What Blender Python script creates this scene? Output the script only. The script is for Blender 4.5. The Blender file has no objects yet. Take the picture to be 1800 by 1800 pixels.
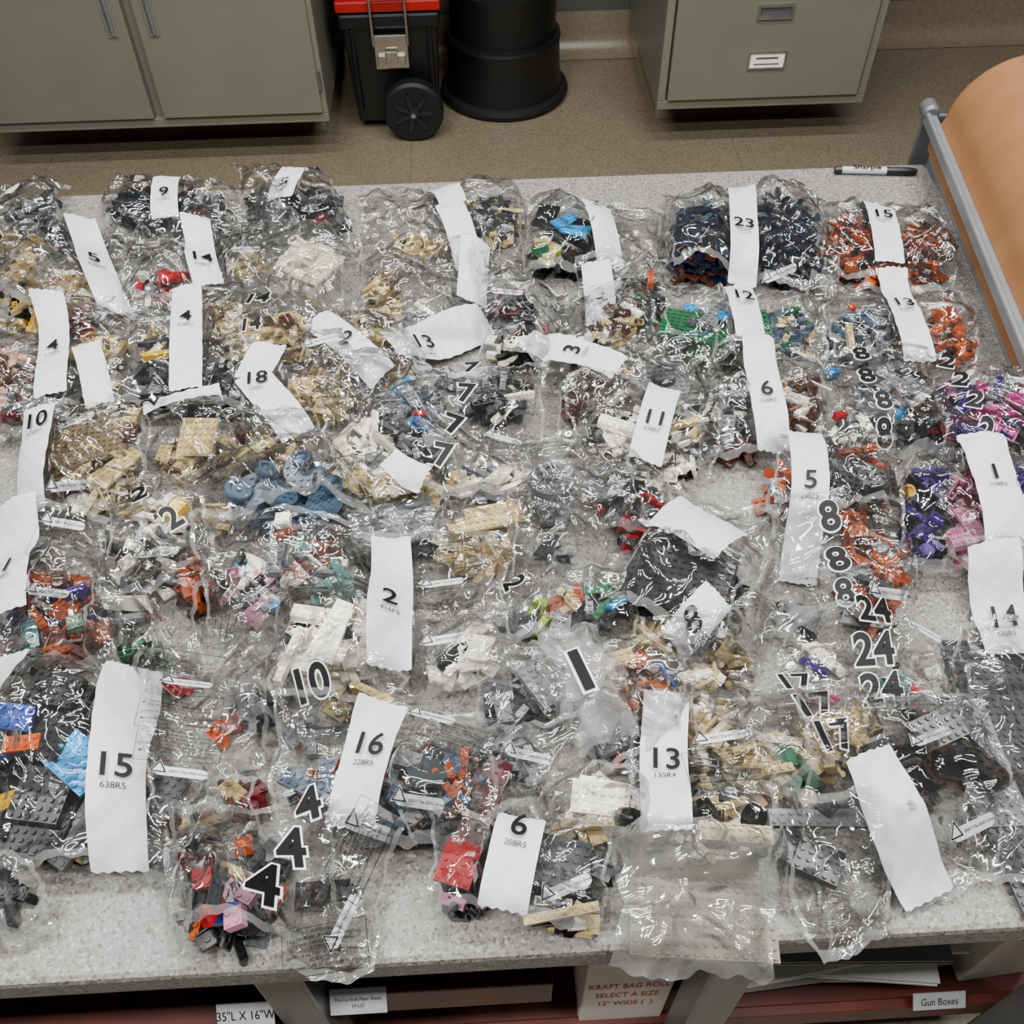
import bpy, math, random
import numpy as np
from mathutils import Matrix, Vector
random.seed(5); rng=np.random.default_rng(5)
scene=bpy.context.scene
TZ=0.90
# ------------------------------------------------------------------ camera
TH=math.radians(50); PSI=-0.04; RO=0.015; FPX=1730.0
C=Vector((0,0,1.775))
Fh=Vector((-math.sin(PSI),math.cos(PSI),0)); R0=Vector((math.cos(PSI),math.sin(PSI),0))
U0=Fh*math.sin(TH)+Vector((0,0,1))*math.cos(TH); FW=Fh*math.cos(TH)-Vector((0,0,1))*math.sin(TH)
RR=R0*math.cos(RO)-U0*math.sin(RO); UU=R0*math.sin(RO)+U0*math.cos(RO)
cd=bpy.data.cameras.new("camera"); cam=bpy.data.objects.new("camera",cd); scene.collection.objects.link(cam)
M=Matrix.Identity(4)
for i in range(3):
    M[i][0]=RR[i]; M[i][1]=UU[i]; M[i][2]=-FW[i]; M[i][3]=C[i]
cam.matrix_world=M; cd.sensor_width=36; cd.lens=36*FPX/1800; cd.clip_start=0.05
scene.camera=cam
def tp(a,b,z=TZ+0.020):
    """survey measurement -> metric point on the tabletop plane"""
    d=FW+RR*((a-900)/FPX)+UU*((900-b)/FPX); t=(z-C.z)/d.z
    p=C+d*t; return np.array((p.x,p.y))
# ------------------------------------------------------------------ materials
KA=.60
def lin(h,k=None):
    k=KA if k is None else k
    r=[int(h[i:i+2],16)/255 for i in (0,2,4)]
    return tuple([k*(c/12.92 if c<=.04045 else ((c+.055)/1.055)**2.4) for c in r]+[1])
def mat(name,col,rough=.4,metal=0,spec=.5,noise=None,bump=None):
    m=bpy.data.materials.new(name); m.use_nodes=True; nt=m.node_tree; b=nt.nodes['Principled BSDF']
    b.inputs['Base Color'].default_value=col; b.inputs['Roughness'].default_value=rough
    b.inputs['Metallic'].default_value=metal; b.inputs['Specular IOR Level'].default_value=spec
    if noise:
        sc,amt=noise
        tc=nt.nodes.new('ShaderNodeTexCoord'); n=nt.nodes.new('ShaderNodeTexNoise'); n.inputs['Scale'].default_value=sc; n.inputs['Detail'].default_value=1
        nt.links.new(tc.outputs['Object'],n.inputs['Vector'])
        cr=nt.nodes.new('ShaderNodeValToRGB'); cr.color_ramp.elements[0].position=.3; cr.color_ramp.elements[1].position=.7
        cr.color_ramp.elements[0].color=tuple(c*(1-amt) for c in col[:3])+(1,); cr.color_ramp.elements[1].color=tuple(min(1,c*(1+amt)) for c in col[:3])+(1,)
        nt.links.new(n.outputs['Fac'],cr.inputs['Fac']); nt.links.new(cr.outputs['Color'],b.inputs['Base Color'])
    if bump:
        tc=nt.nodes.new('ShaderNodeTexCoord'); n=nt.nodes.new('ShaderNodeTexNoise'); n.inputs['Scale'].default_value=bump[0]
        nt.links.new(tc.outputs['Object'],n.inputs['Vector'])
        bp=nt.nodes.new('ShaderNodeBump'); bp.inputs['Strength'].default_value=bump[1]; bp.inputs['Distance'].default_value=bump[2]
        nt.links.new(n.outputs['Fac'],bp.inputs['Height']); nt.links.new(bp.outputs['Normal'],b.inputs['Normal'])
    return m
PAL={'bk':'0a0a0c','dg':'43474b','lg':'8f9398','wh':'fbf6e8','tn':'dec488','dt':'84704d','or':'a84818','rb':'50281b','nv':'151e38','sb':'566d86',
'az':'18a2e8','rd':'bc1420','dr':'64141f','gn':'187244','lm':'a0c020','pu':'40247e','mg':'c02484','yl':'f0c014','te':'66aaa4','pk':'eaa0c0','og':'f0681a','bl':'1848b4','cr':'e6dfc4','sg':'6c9482','pc':'e0b498','gt':'7d6f58'}
CN={'bk':'black','dg':'dark grey','lg':'light grey','wh':'white','tn':'tan','dt':'dark tan','or':'dark orange','rb':'reddish brown','nv':'navy blue','sb':'sand blue','az':'azure blue','rd':'red','dr':'dark red','gn':'green','lm':'lime green','pu':'purple','mg':'magenta','yl':'yellow','te':'teal','pk':'pink','og':'orange','bl':'blue','cr':'cream','sg':'sand green','pc':'peach','gt':'greyish tan'}
KB={'wh':.92,'tn':.66,'cr':.75,'az':.75,'yl':.75,'lg':.60}
KEYS=list(PAL); PM=[mat('plastic_'+CN[k].replace(' ','_'),lin(PAL[k],KB.get(k)),.28,spec=.4,noise=(60,.06)) for k in KEYS]; KI={k:i for i,k in enumerate(KEYS)}
def film_mat(name,haze,boost):
    m=bpy.data.materials.new(name); m.use_nodes=True; nt=m.node_tree; nt.nodes.clear(); N=nt.nodes.new; L=nt.links.new
    out=N('ShaderNodeOutputMaterial'); tc=N('ShaderNodeTexCoord')
    def math_(op,a,b=None,c=None,clamp=False):
        n=N('ShaderNodeMath'); n.operation=op; n.use_clamp=clamp
        for i,v in enumerate((a,b,c)):
            if v is None: continue
            if isinstance(v,(int,float)): n.inputs[i].default_value=v
            else: L(v,n.inputs[i])
        return n.outputs[0]
    hs=None
    for sc,w,ds,ep in ((12,1.15,1.3,.0003),(36,.36,.8,.0005)):
        n=N('ShaderNodeTexNoise'); n.inputs['Scale'].default_value=sc; n.inputs['Detail'].default_value=0; n.inputs['Distortion'].default_value=ds; L(tc.outputs['Object'],n.inputs['Vector'])
        d=math_('SUBTRACT',n.outputs['Fac'],.5); s=math_('SQRT',math_('MULTIPLY_ADD',d,d,ep)); h=math_('MULTIPLY',s,-w)
        if sc==36:
            q=N('ShaderNodeTexNoise'); q.inputs['Scale'].default_value=9; q.inputs['Detail'].default_value=0; L(tc.outputs['Object'],q.inputs['Vector'])
            h=math_('MULTIPLY',h,math_('MAXIMUM',math_('MULTIPLY_ADD',q.outputs['Fac'],5.0,-1.9,True),.10))
        hs=h if hs is None else math_('ADD',hs,h)
    bp=N('ShaderNodeBump'); bp.inputs['Strength'].default_value=1.0; bp.inputs['Distance'].default_value=.038; L(hs,bp.inputs['Height'])
    fr=N('ShaderNodeFresnel'); fr.inputs['IOR'].default_value=1.5; L(bp.outputs['Normal'],fr.inputs['Normal'])
    fac=math_('MINIMUM',math_('MULTIPLY_ADD',fr.outputs[0],boost,.01),.8)
    gl=N('ShaderNodeBsdfGlossy'); gl.inputs['Roughness'].default_value=.078; L(bp.outputs['Normal'],gl.inputs['Normal'])
    tr=N('ShaderNodeBsdfTransparent'); tr.inputs['Color'].default_value=(.985,.985,.98,1)
    df=N('ShaderNodeBsdfDiffuse'); df.inputs['Color'].default_value=(.7,.7,.69,1)
    m0=N('ShaderNodeMixShader'); m0.inputs[0].default_value=haze; L(tr.outputs[0],m0.inputs[1]); L(df.outputs[0],m0.inputs[2])
    m1=N('ShaderNodeMixShader'); L(fac,m1.inputs[0]); L(m0.outputs[0],m1.inputs[1]); L(gl.outputs[0],m1.inputs[2])
    L(m1.outputs[0],out.inputs['Surface']); return m
FILM=film_mat('clear_film',.008,2.15); SEAM=film_mat('film_seam',.14,3.0); HAZY=film_mat('hazy_film',.05,3.2); SILVER=film_mat('silvery_film',.22,3.0)
PAPER=mat('strip_paper',lin('e9ebf3'),.45,bump=(60,.35,.002)); INK=mat('black_ink',lin('080809'),.5,spec=.2,noise=(80,.1)); WINK=mat('white_ink',lin('fafafa',.8),.5,noise=(80,.02)); TAGM=mat('tag_ink',lin('e0e2e6'),.45,noise=(80,.03))
def speck(name,c0,c1,c2,scale,rough):
    m=bpy.data.materials.new(name); m.use_nodes=True; nt=m.node_tree; b=nt.nodes['Principled BSDF']
    tc=nt.nodes.new('ShaderNodeTexCoord'); v=nt.nodes.new('ShaderNodeTexVoronoi'); v.inputs['Scale'].default_value=scale
    nt.links.new(tc.outputs['Object'],v.inputs['Vector']); s=nt.nodes.new('ShaderNodeSeparateColor'); nt.links.new(v.outputs['Color'],s.inputs[0])
    cr=nt.nodes.new('ShaderNodeValToRGB'); e=cr.color_ramp.elements; e[0].position=0; e[0].color=c0; e[1].position=1; e[1].color=c2
    x=e.new(.35); x.color=c1; x=e.new(.8); x.color=c1
    nt.links.new(s.outputs[0],cr.inputs['Fac'])
    n=nt.nodes.new('ShaderNodeTexNoise'); n.inputs['Scale'].default_value=2.2; nt.links.new(tc.outputs['Object'],n.inputs['Vector'])
    mx=nt.nodes.new('ShaderNodeMix'); mx.data_type='RGBA'; mx.blend_type='MULTIPLY'; mx.inputs['Factor'].default_value=.22
    nt.links.new(cr.outputs['Color'],mx.inputs['A']); nt.links.new(n.outputs['Fac'],mx.inputs['B'])
    nt.links.new(mx.outputs['Result'],b.inputs['Base Color']); b.inputs['Roughness'].default_value=rough; return m
LAM=speck('speckled_laminate',lin('625f5b'),lin('989591'),lin('c4c1bd'),420,.42)
FLO=speck('speckled_epoxy_floor',lin('796c56'),lin('9c8d76'),lin('aa9b83'),260,.4)
COVE=mat('cove_epoxy',lin('978871'),.35,noise=(90,.12))
CAB=mat('grey_green_enamel',lin('858677'),.4,noise=(5,.04))
CHR=mat('brushed_chrome',lin('f0ece4'),.25,1,noise=(40,.1)); WALLM=mat('grey_wall_paint',lin('5a5a57'),.7,noise=(6,.05))
BLK=mat('black_moulded_plastic',lin('101012'),.45,noise=(50,.15)); BLKR=mat('black_rubber',lin('0a0a0b'),.6,noise=(40,.15)); REDP=mat('red_plastic',lin('c3161c'),.35,noise=(30,.05))
KRAFT=mat('kraft_paper',lin('a5744c',.46),.8,spec=.1,noise=(25,.06)); MET=mat('grey_painted_steel',lin('94979b'),.35,.4,noise=(20,.06)); MET2=mat('dull_steel',lin('74767a'),.45,.4,noise=(20,.08))
WOOD=mat('mahogany_board',lin('6e2c1d'),.4,noise=(14,.35)); CARD=mat('white_cardboard',lin('f4f0e8',1.0),.7,noise=(12,.05)); REDI=mat('red_marker_ink',lin('c8241a',.9),.6,noise=(40,.1))
# ------------------------------------------------------------------ helpers
def link(o,parent=None):
    scene.collection.objects.link(o)
    if parent: o.parent=parent
    return o
def meshobj(name,V,F,mats,parent=None,mi=None,smooth=False):
    me=bpy.data.meshes.new(name); me.from_pydata([tuple(map(float,v)) for v in V],[],[tuple(int(i) for i in f) for f in F])
    for m in mats: me.materials.append(m)
    if mi is not None: me.polygons.foreach_set('material_index',np.array(mi,dtype=np.int32))
    if smooth: me.polygons.foreach_set('use_smooth',[True]*len(F))
    me.update(); return link(bpy.data.objects.new(name,me),parent)
def root(name,loc=(0,0,0),label=None,cat=None,rz=0):
    o=bpy.data.objects.new(name,None); o.location=loc; o.rotation_euler=(0,0,rz); o.empty_display_size=.05; link(o)
    if label: o['label']=label
    if cat: o['category']=cat
    return o
class G:
    def __init__(s): s.V=[]; s.F=[]; s.M=[]
    def box(s,x0,x1,y0,y1,z0,z1,m=0):
        n=len(s.V); s.V+=[(x0,y0,z0),(x1,y0,z0),(x1,y1,z0),(x0,y1,z0),(x0,y0,z1),(x1,y0,z1),(x1,y1,z1),(x0,y1,z1)]
        s.F+=[(n,n+3,n+2,n+1),(n+4,n+5,n+6,n+7),(n,n+1,n+5,n+4),(n+1,n+2,n+6,n+5),(n+2,n+3,n+7,n+6),(n+3,n,n+4,n+7)]; s.M+=[m]*6; return s
    def lathe(s,prof,axis='z',c=(0,0,0),seg=32,m=0,cap=True):
        n=len(s.V); k=len(prof)
        for r,h in prof:
            for i in range(seg):
                a=2*math.pi*i/seg; p=(r*math.cos(a),r*math.sin(a))
                q={'z':(p[0],p[1],h),'y':(p[0],h,p[1]),'x':(h,p[0],p[1])}[axis]
                s.V.append(tuple(q[j]+c[j] for j in range(3)))
        for j in range(k-1):
            for i in range(seg):
                a=n+j*seg+i; b=n+j*seg+(i+1)%seg; s.F.append((a,b,b+seg,a+seg)); s.M.append(m)
        if cap:
            s.F.append(tuple(n+i for i in range(seg))[::-1]); s.F.append(tuple(n+(k-1)*seg+i for i in range(seg))); s.M+=[m,m]
        return s
    def obj(s,name,mats,parent=None,bevel=0,smooth=False):
        o=meshobj(name,s.V,s.F,mats if isinstance(mats,list) else [mats],parent,s.M,smooth)
        if smooth:
            md=o.modifiers.new('e','EDGE_SPLIT'); md.split_angle=math.radians(35)
        if bevel:
            b=o.modifiers.new('b','BEVEL'); b.width=bevel; b.segments=2; b.limit_method='ANGLE'
        return o
TCACHE={}
def text_geo(s,off=0.0,ls=1.0):
    k=(s,off,ls)
    if k in TCACHE: return TCACHE[k]
    cu=bpy.data.curves.new('t','FONT'); cu.body=s; cu.size=1; cu.align_x='CENTER'; cu.align_y='CENTER'; cu.offset=off; cu.resolution_u=2 if len(s)>30 else 4; cu.space_line=ls
    o=bpy.data.objects.new('t',cu); scene.collection.objects.link(o); bpy.context.view_layer.update()
    dg=bpy.context.evaluated_depsgraph_get(); me=bpy.data.meshes.new_from_object(o.evaluated_get(dg))
    V=np.array([v.co[:2] for v in me.vertices]).reshape(-1,2); F=[tuple(p.vertices) for p in me.polygons]
    bpy.data.objects.remove(o); bpy.data.meshes.remove(me); bpy.data.curves.remove(cu)
    TCACHE[k]=(V,F); return V,F
def text_on(g,s,size,origin,ex,ez,nrm=(0,0,0),m=0,off=0.0):
    V,F=text_geo(s,off); n=len(g.V); o=np.array(origin)+np.array(nrm); ex=np.array(ex,float); ez=np.array(ez,float)
    for v in V: g.V.append(tuple(o+ex*v[0]*size+ez*v[1]*size))
    for f in F: g.F.append(tuple(n+i for i in f)); g.M.append(m)
# ------------------------------------------------------------------ room
def struct(o): o['kind']='structure'; return o
WY=3.80
struct(G().box(-4.5,4.5,-2.5,WY,-.05,0).obj('floor',FLO))
struct(G().box(-4.5,4.5,WY,WY+.1,0,2.8).obj('wall_back',WALLM))
def cove(g,x0,x1,y,h=.13,r=.05):
    pts=[(0,h),(-.006,h)]+[(-.006-r*(1-math.cos(t)), r-r*math.sin(t)+0.002) for t in np.linspace(0,math.pi/2,7)]+[(0,.002)]
    n=len(g.V)
    for x in (x0,x1):
        for a,z in pts: g.V.append((x,y+a,z))
    k=len(pts)
    for i in range(k-1): g.F.append((n+i,n+k+i,n+k+i+1,n+i+1)); g.M.append(0)
    g.F.append(tuple(range(n,n+k))); g.F.append(tuple(range(n+2*k-1,n+k-1,-1))); g.M+=[0,0]
g=G(); cove(g,-4.5,4.5,WY,.15,.07); struct(g.obj('baseboard_back',COVE,smooth=True))
for i,(a,b) in enumerate(((-1.50,-.50),(.66,1.27))):
    g=G(); cove(g,a,b,3.32,.14,.05); g.box(a,b,3.315,WY-.01,.002,.14); struct(g.obj('trim_%d'%(i+1),COVE))
g=G()
for x in (-1.42,-.2,.9): g.box(x-.0012,x+.0012,2.2,3.6,0,.0008)
g.box(-4,4,2.56,2.562,0,.0008)
struct(g.obj('trim_3',mat('floor_seam',lin('7d6f59'),.6,noise=(30,.1))))
# ------------------------------------------------------------------ cabinets
CY=3.06
def cabinet(x0,x1,kind,lab):
    r=root('storage_cabinet',((x0+x1)/2,CY+.35,.143),lab,'cabinet')
    w=(x1-x0)/2; d=.35
    g=G().box(-w,w,-d+.022,d,0,.78); g.box(-w,w,-d,-d+.022,0,.03); g.box(-w,-w+.025,-d,-d+.022,.03,.78); g.box(w-.025,w,-d,-d+.022,.03,.78); g.box(-w,w,-d,-d+.022,.75,.78)
    g.obj('body',CAB,r,bevel=.003)
    if kind=='d':
        for s in (-1,1):
            dr=root('door',(s*w/2,-d,.39)); dr.parent=r
            hw=w/2-.016
            G().box(-hw,hw,-.012,.018,-.355,.355).obj('panel',CAB,dr,bevel=.004)
            hx=-s*(hw-.045)
            g=G().box(hx-.016,hx+.016,-.016,-.012,-.095,.17); h=g.obj('handle',CAB,dr,bevel=.002); h['label']='slim recessed pull'
            G().box(hx-.009,hx-.001,-.0165,-.0158,-.087,.162).obj('handle_recess',MET2,dr)
            G().box(hx-.001,hx+.009,-.021,-.0158,-.087,.162).obj('handle_grip',MET,dr,bevel=.001)
            for zz in (-.25,.25):
                G().lathe([(.006,zz-.03),(.006,zz+.03)],c=(s*(hw+.004),-.008,0),seg=12).obj('hinge',MET2,dr)
    else:
        for z0,z1 in ((.03,.40),(.405,.745)):
            dr=root('drawer',(0,-d,(z0+z1)/2)); dr.parent=r; hh=(z1-z0)/2-.004; hw=w-.03
            G().box(-hw,hw,-.012,.018,-hh,hh).obj('panel',CAB,dr,bevel=.004)
            c=-.01
            if z0<.1:
                cz=-.055; g=G()
                g.box(-.06+c,.06+c,-.018,-.012,cz-.028,cz-.022); g.box(-.06+c,.06+c,-.018,-.012,cz+.022,cz+.028); g.box(-.06+c,-.054+c,-.018,-.012,cz-.022,cz+.022); g.box(.054+c,.06+c,-.018,-.012,cz-.022,cz+.022)
                g.obj('label_holder',CHR,dr,bevel=.001)
                G().box(-.054+c,.054+c,-.0145,-.0125,cz-.022,cz+.022,0).box(-.035+c,.035+c,-.0150,-.0146,cz+.004,cz+.010,1).box(-.04+c,.04+c,-.0150,-.0146,cz-.014,cz-.010,1).obj('label_card',[CARD,MET2],dr)
                g=G(); hz=-.050; g.box(-.055+c,.055+c,-.020,-.012,.158+hz,.166+hz); g.box(-.055+c,.055+c,-.020,-.012,.122+hz,.128+hz); g.box(-.055+c,-.048+c,-.020,-.012,.128+hz,.158+hz); g.box(.048+c,.055+c,-.020,-.012,.128+hz,.158+hz); g.obj('handle',CHR,dr,bevel=.001)
                G().box(-.048+c,.048+c,-.0135,-.0125,.128+hz,.158+hz).obj('handle_recess',MET2,dr)
            else: G().box(-.055,.055,-.03,-.012,.1,.12).obj('handle',CHR,dr,bevel=.002)
    return r
cabinet(-1.53,-.452,'d','grey-green enamelled steel cabinet with two hinged doors'); cabinet(.617,1.30,'w','grey-green enamelled steel cabinet with drawers and chrome label holder')
# ------------------------------------------------------------------ rolling tool box
r=root('rolling_toolbox',(-.240,3.28,0),'black rolling plastic toolbox with red lid trim beside a cabinet','toolbox')
g=G(); W=.158
g.V=[(-W+.02,-.02,.03),(W-.02,-.02,.03),(W-.02,.38,.03),(-W+.02,.38,.03),(-W,-.05,.43),(W,-.05,.43),(W,.42,.43),(-W,.42,.43)]
g.F=[(0,3,2,1),(4,5,6,7),(0,1,5,4),(1,2,6,5),(2,3,7,6),(3,0,4,7)]; g.M=[0]*6
g.box(-W-.004,W+.004,-.06,.42,.36,.41)
for x in (-.125,.125): g.box(x-.010,x+.010,-.050,-.02,.08,.36)
g.obj('body',BLK,r,bevel=.010)
G().box(-W-.008,W+.008,-.065,.425,.415,.450).obj('lid_trim',REDP,r,bevel=.006)
g=G().box(-W+.01,W-.01,-.045,.40,.450,.66); g.box(-W+.03,W-.03,-.055,-.04,.50,.60); g.obj('upper_case',BLK,r,bevel=.015)
g=G().box(-.055,.055,-.078,-.06,.24,.35); g.box(-.045,.045,-.092,-.078,.255,.29); g.box(-.02,.02,-.098,-.09,.265,.305); o=g.obj('latch',CHR,r,bevel=.005)
g=G()
for x in (-.055,.055): g.lathe([(.005,.32),(.005,.465)],c=(x,-.082,0),seg=10)
g.lathe([(.005,-.06),(.005,.06)],'x',(0,-.082,.465),10); g.obj('wire_bail',CHR,r,smooth=True)
wr=root('wheel',(.055,-.085,.103)); wr.parent=r
G().lathe([(.07,-.028),(.093,-.028),(.102,-.018),(.102,.018),(.093,.028),(.07,.028)],'y',seg=40).obj('tyre',BLKR,wr,smooth=True)
HUB=mat('wheel_hub_plastic',lin('242426'),.4,noise=(30,.1))
g=G().lathe([(.066,-.024),(.066,.02)],'y',seg=32); g.lathe([(.018,-.040),(.022,-.022)],'y',seg=20)
for i in range(7):
    a=2*math.pi*i/7; ca,sa=math.cos(a),math.sin(a); n=len(g.V)
    for rr_,yy in ((.015,-.036),(.068,-.034)):
        for sg in (-1,1):
            g.V.append((rr_*ca-sg*.006*sa,yy,rr_*sa+sg*.006*ca)); g.V.append((rr_*ca-sg*.006*sa,-.02,rr_*sa+sg*.006*ca))
    g.F+=[(n,n+2,n+6,n+4),(n,n+4,n+5,n+1),(n+2,n+3,n+7,n+6)]; g.M+=[0]*3
g.obj('hub',HUB,wr,smooth=True)
G().lathe([(.008,-.045),(.008,-.03)],'y',seg=12).obj('axle_cap',CHR,wr)
# ------------------------------------------------------------------ round black stool
r=root('step_stool',(.135,3.50,0),'round black plastic step stool on the floor','stool')
G().lathe([(.212,0),(.226,.006),(.232,.02),(.228,.034),(.214,.040)],seg=64).obj('base_bumper',BLKR,r,smooth=True)
G().lathe([(.208,.04),(.200,.10),(.197,.205),(.201,.212),(.198,.222),(.180,.224)],seg=64).obj('lower_step',BLK,r,smooth=True)
G().lathe([(.184,.224),(.184,.36),(.188,.37),(.188,.385),(.165,.387)],c=(0,.012,0),seg=64).obj('upper_step',BLK,r,smooth=True)
# ------------------------------------------------------------------ table
X0,X1,Y0,Y1=-1.45,.745,.245,1.44
r=root('work_table',((X0+X1)/2,(Y0+Y1)/2,0),'large grey speckled laminate work table with steel legs','table')
cx,cy=(X0+X1)/2,(Y0+Y1)/2; hx,hy=(X1-X0)/2,(Y1-Y0)/2
G().box(-hx,hx,-hy,hy,TZ-.04,TZ).obj('tabletop',LAM,r,bevel=.006)
g=G()
for y in (-hy+.07,hy-.05): g.box(-hx+.05,hx-.05,y-.02,y+.02,TZ-.10,TZ-.041)
for x in (-hx+.05,hx-.05): g.box(x-.02,x+.02,-hy+.05,hy-.05,TZ-.10,TZ-.041)
g.obj('under_frame',MET,r,bevel=.003)
for x in (-1.40,-.225,.235,.70):
    for y in (.30,1.39): G().box(x-cx-.024,x-cx+.024,y-cy-.024,y-cy+.024,0,TZ-.041).obj('leg',MET,r,bevel=.004)
g=G().box(-.20,.76,.335,1.35,.235,.262).box(-.20,.76,.322,.336,.225,.285)
for v in range(len(g.V)): a=g.V[v]; g.V[v]=(a[0]-cx,a[1]-cy,a[2])
g.obj('lower_shelf',WOOD,r,bevel=.002)
g=G().box(-1.38,-.25,.274,1.35,.53,.555).box(-1.38,-.25,.262,.274,.52,.585).box(-.20,.05,.31,1.35,.53,.555).box(-.20,.05,.30,.312,.52,.595)
for v in range(len(g.V)): a=g.V[v]; g.V[v]=(a[0]-cx,a[1]-cy,a[2])
g.obj('upper_shelf',WOOD,r,bevel=.002)
def shelf_tag(x,y,z,w,h,lines,tilt=.75):
    r=root('shelf_tag',(x,y,z),'white printed card in a clear holder on a shelf edge','label'); r.rotation_euler=(-tilt,0,0)
    G().box(-w/2,w/2,-.001,.001,-h/2,h/2).obj('card',TAGM,r)
    for i,s in enumerate(lines):
        g=G(); text_on(g,s,.0046 if len(lines)>1 else .0115,(0,-.0016,(len(lines)-1)*.004-i*.008-.001),(1,0,0),(0,0,1.3)); g.obj('lettering',INK,r)
shelf_tag(-.165,.292,.605,.062,.030,['Pre-Cut Kraft Paper Sheets','24"x35"'])
shelf_tag(-.287,.285,.605,.062,.026,['35"L X 16"W'])
shelf_tag(.585,.322,.315,.072,.024,['Gun Boxes'])
def carton(x0,x1,y,z0,z1,lines,lab,rz=0,d=.12):
    r=root('cardboard_box',((x0+x1)/2,y+d,z0),lab,'box',rz); w=(x1-x0)/2; h=z1-z0
    G().box(-w,w,-d,d,0,h-.003).obj('body',CARD,r,bevel=.002)
    G().box(-w,-.001,-d,d,h-.003,h).box(.001,w,-d,d,h-.003,h).obj('flap',CARD,r)
    for i,s in enumerate(lines):
        g=G(); text_on(g,s,.013,(0,-d-.0006,h-.11-i*.04),(1,0,0),(0,0,2.2)); g.obj('lettering',REDI,r)
carton(.095,.208,.33,.264,.56,['KRAFT BAG ROLL','SELECT A SIZE','12" WIDE (  )'],'white cardboard box with red handwriting on the shelf')
carton(.63,.73,.36,.264,.60,['Firebone','Coop NIX'],'white cardboard box with red lettering at the shelf end',.08)
SH=[mat('sheet_white',lin('e4e3e0',.9),.5,noise=(9,.05)),mat('sheet_grey',lin('a0a3a5'),.4,noise=(9,.1)),mat('sheet_black',lin('1d1e20'),.35,noise=(9,.2))]
z=.264
for i in range(14):
    ci=(0,1,0,2,0,1,0,0,2,1,0,1,0,0)[i]
    o=root('paper_pad',(.44+random.uniform(-.02,.02),.512+random.uniform(-.0,.05),z),['white','grey','black'][ci]+' magazine lying in the stack on the shelf','paper',random.uniform(-.12,.12)); o['group']='stack of papers under the table'
    t=random.uniform(.008,.018)
    G().box(-.15,.15,-.17,.17,0,t*.25,0).box(-.148,.148,-.168,.168,t*.25,t*.75,1).box(-.15,.15,-.17,.17,t*.75,t,0).obj('cover',[SH[ci],SH[0]],o); z+=t+.001
# ------------------------------------------------------------------ paper roll dispenser
DR=-.115
r=root('paper_dispenser',(.732,1.455,TZ),'grey steel kraft paper dispenser with cutter bar at table end','dispenser',DR)
L=1.25
g=G().box(-.002,.010,-L,.0,.070,.080); g.box(-.009,-.001,-L,0,.064,.084); g.obj('cutter_bar',MET,r,bevel=.003)
g=G().lathe([(.010,-.01),(.014,-.005),(.014,.018),(.010,.023)],'y',(0,0,.080),20); g.obj('end_knob',MET2,r,smooth=True)
G().box(.020,.075,-L,-.0,-.06,-.014).box(.020,.026,-L,0,-.014,.008).box(.026,.036,-L,0,.002,.008).obj('side_trough',MET,r,bevel=.003)
g=G().box(-.008,.20,.0,.008,-.05,.075); g.box(.10,.17,.0,.012,-.12,.11); g.obj('end_plate',MET2,r,bevel=.003)
g=G().lathe([(.009,-L),(.009,.04)],'y',(.132,0,.072),16); g.obj('roll_rod',CHR,r,smooth=True)
q=root('kraft_paper_roll',(.732,1.455,TZ),'large brown kraft paper roll on the dispenser','paper roll',DR)
RR_=.112
g=G().lathe([(.03,-.015),(RR_-.0015,-.015),(RR_,-.017),(RR_,-L+.02),(RR_-.0015,-L+.018),(.03,-L+.018)],'y',(.132,0,.072),96)
g.obj('rolled_paper',KRAFT,q,smooth=True)
# loose leading sheet of the roll passing under the cutter bar
g=G(); pts=[(.132-math.cos(t)*(RR_+.0015),.072+math.sin(t)*(RR_+.0015)) for t in np.linspace(1.25,.15,12)]+[(.012,.070),(.004,.060),(.006,.030)]
for yy in (-L+.03,-.025):
    for a_,b_ in pts: g.V.append((a_,yy,b_))
k=len(pts)
for i in range(k-1): g.F.append((i,i+1,k+i+1,k+i)); g.M.append(0)
g.obj('loose_sheet',mat('kraft_sheet',lin('a97850',.48),.8,spec=.1,noise=(25,.06)),q,smooth=True)
g=G().lathe([(.020,-.010),(.031,-.010),(.031,-.02),(.02,-.02)],'y',(.132,0,.072),32,cap=False); g.obj('core_tube',mat('core_board',lin('8a6a4a'),.8,noise=(30,.1)),q)
# marker
a=tp(1468,299,TZ+.006); b=tp(1612,302,TZ+.006); dv=b-a; ln=float(np.linalg.norm(dv)); ang=math.atan2(dv[1],dv[0])
r=root('marker_pen',(a[0],a[1],TZ+.0065),'grey permanent marker with black cap on the table','marker',ang)
G().lathe([(.003,0),(.0052,.002),(.0058,.02),(.006,ln*.62),(.0045,ln*.63)],'x',seg=20).obj('barrel',mat('pen_grey',lin('c9cbce'),.35,noise=(40,.05)),r,smooth=True)
G().lathe([(.0045,ln*.62),(.0065,ln*.625),(.0062,ln*.9),(.0045,ln*.985),(.002,ln)],'x',seg=20).obj('cap',BLK,r,smooth=True)
G().lathe([(.0050,-.001),(.0061,.002),(.0062,.010)],'x',seg=20).obj('end_plug',BLK,r,smooth=True)
g=G(); text_on(g,'Sharpie',.015,(ln*.38,-.001,.0066),(1,0,0),(0,1,0),off=.015); g.obj('lettering',INK,r)
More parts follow.
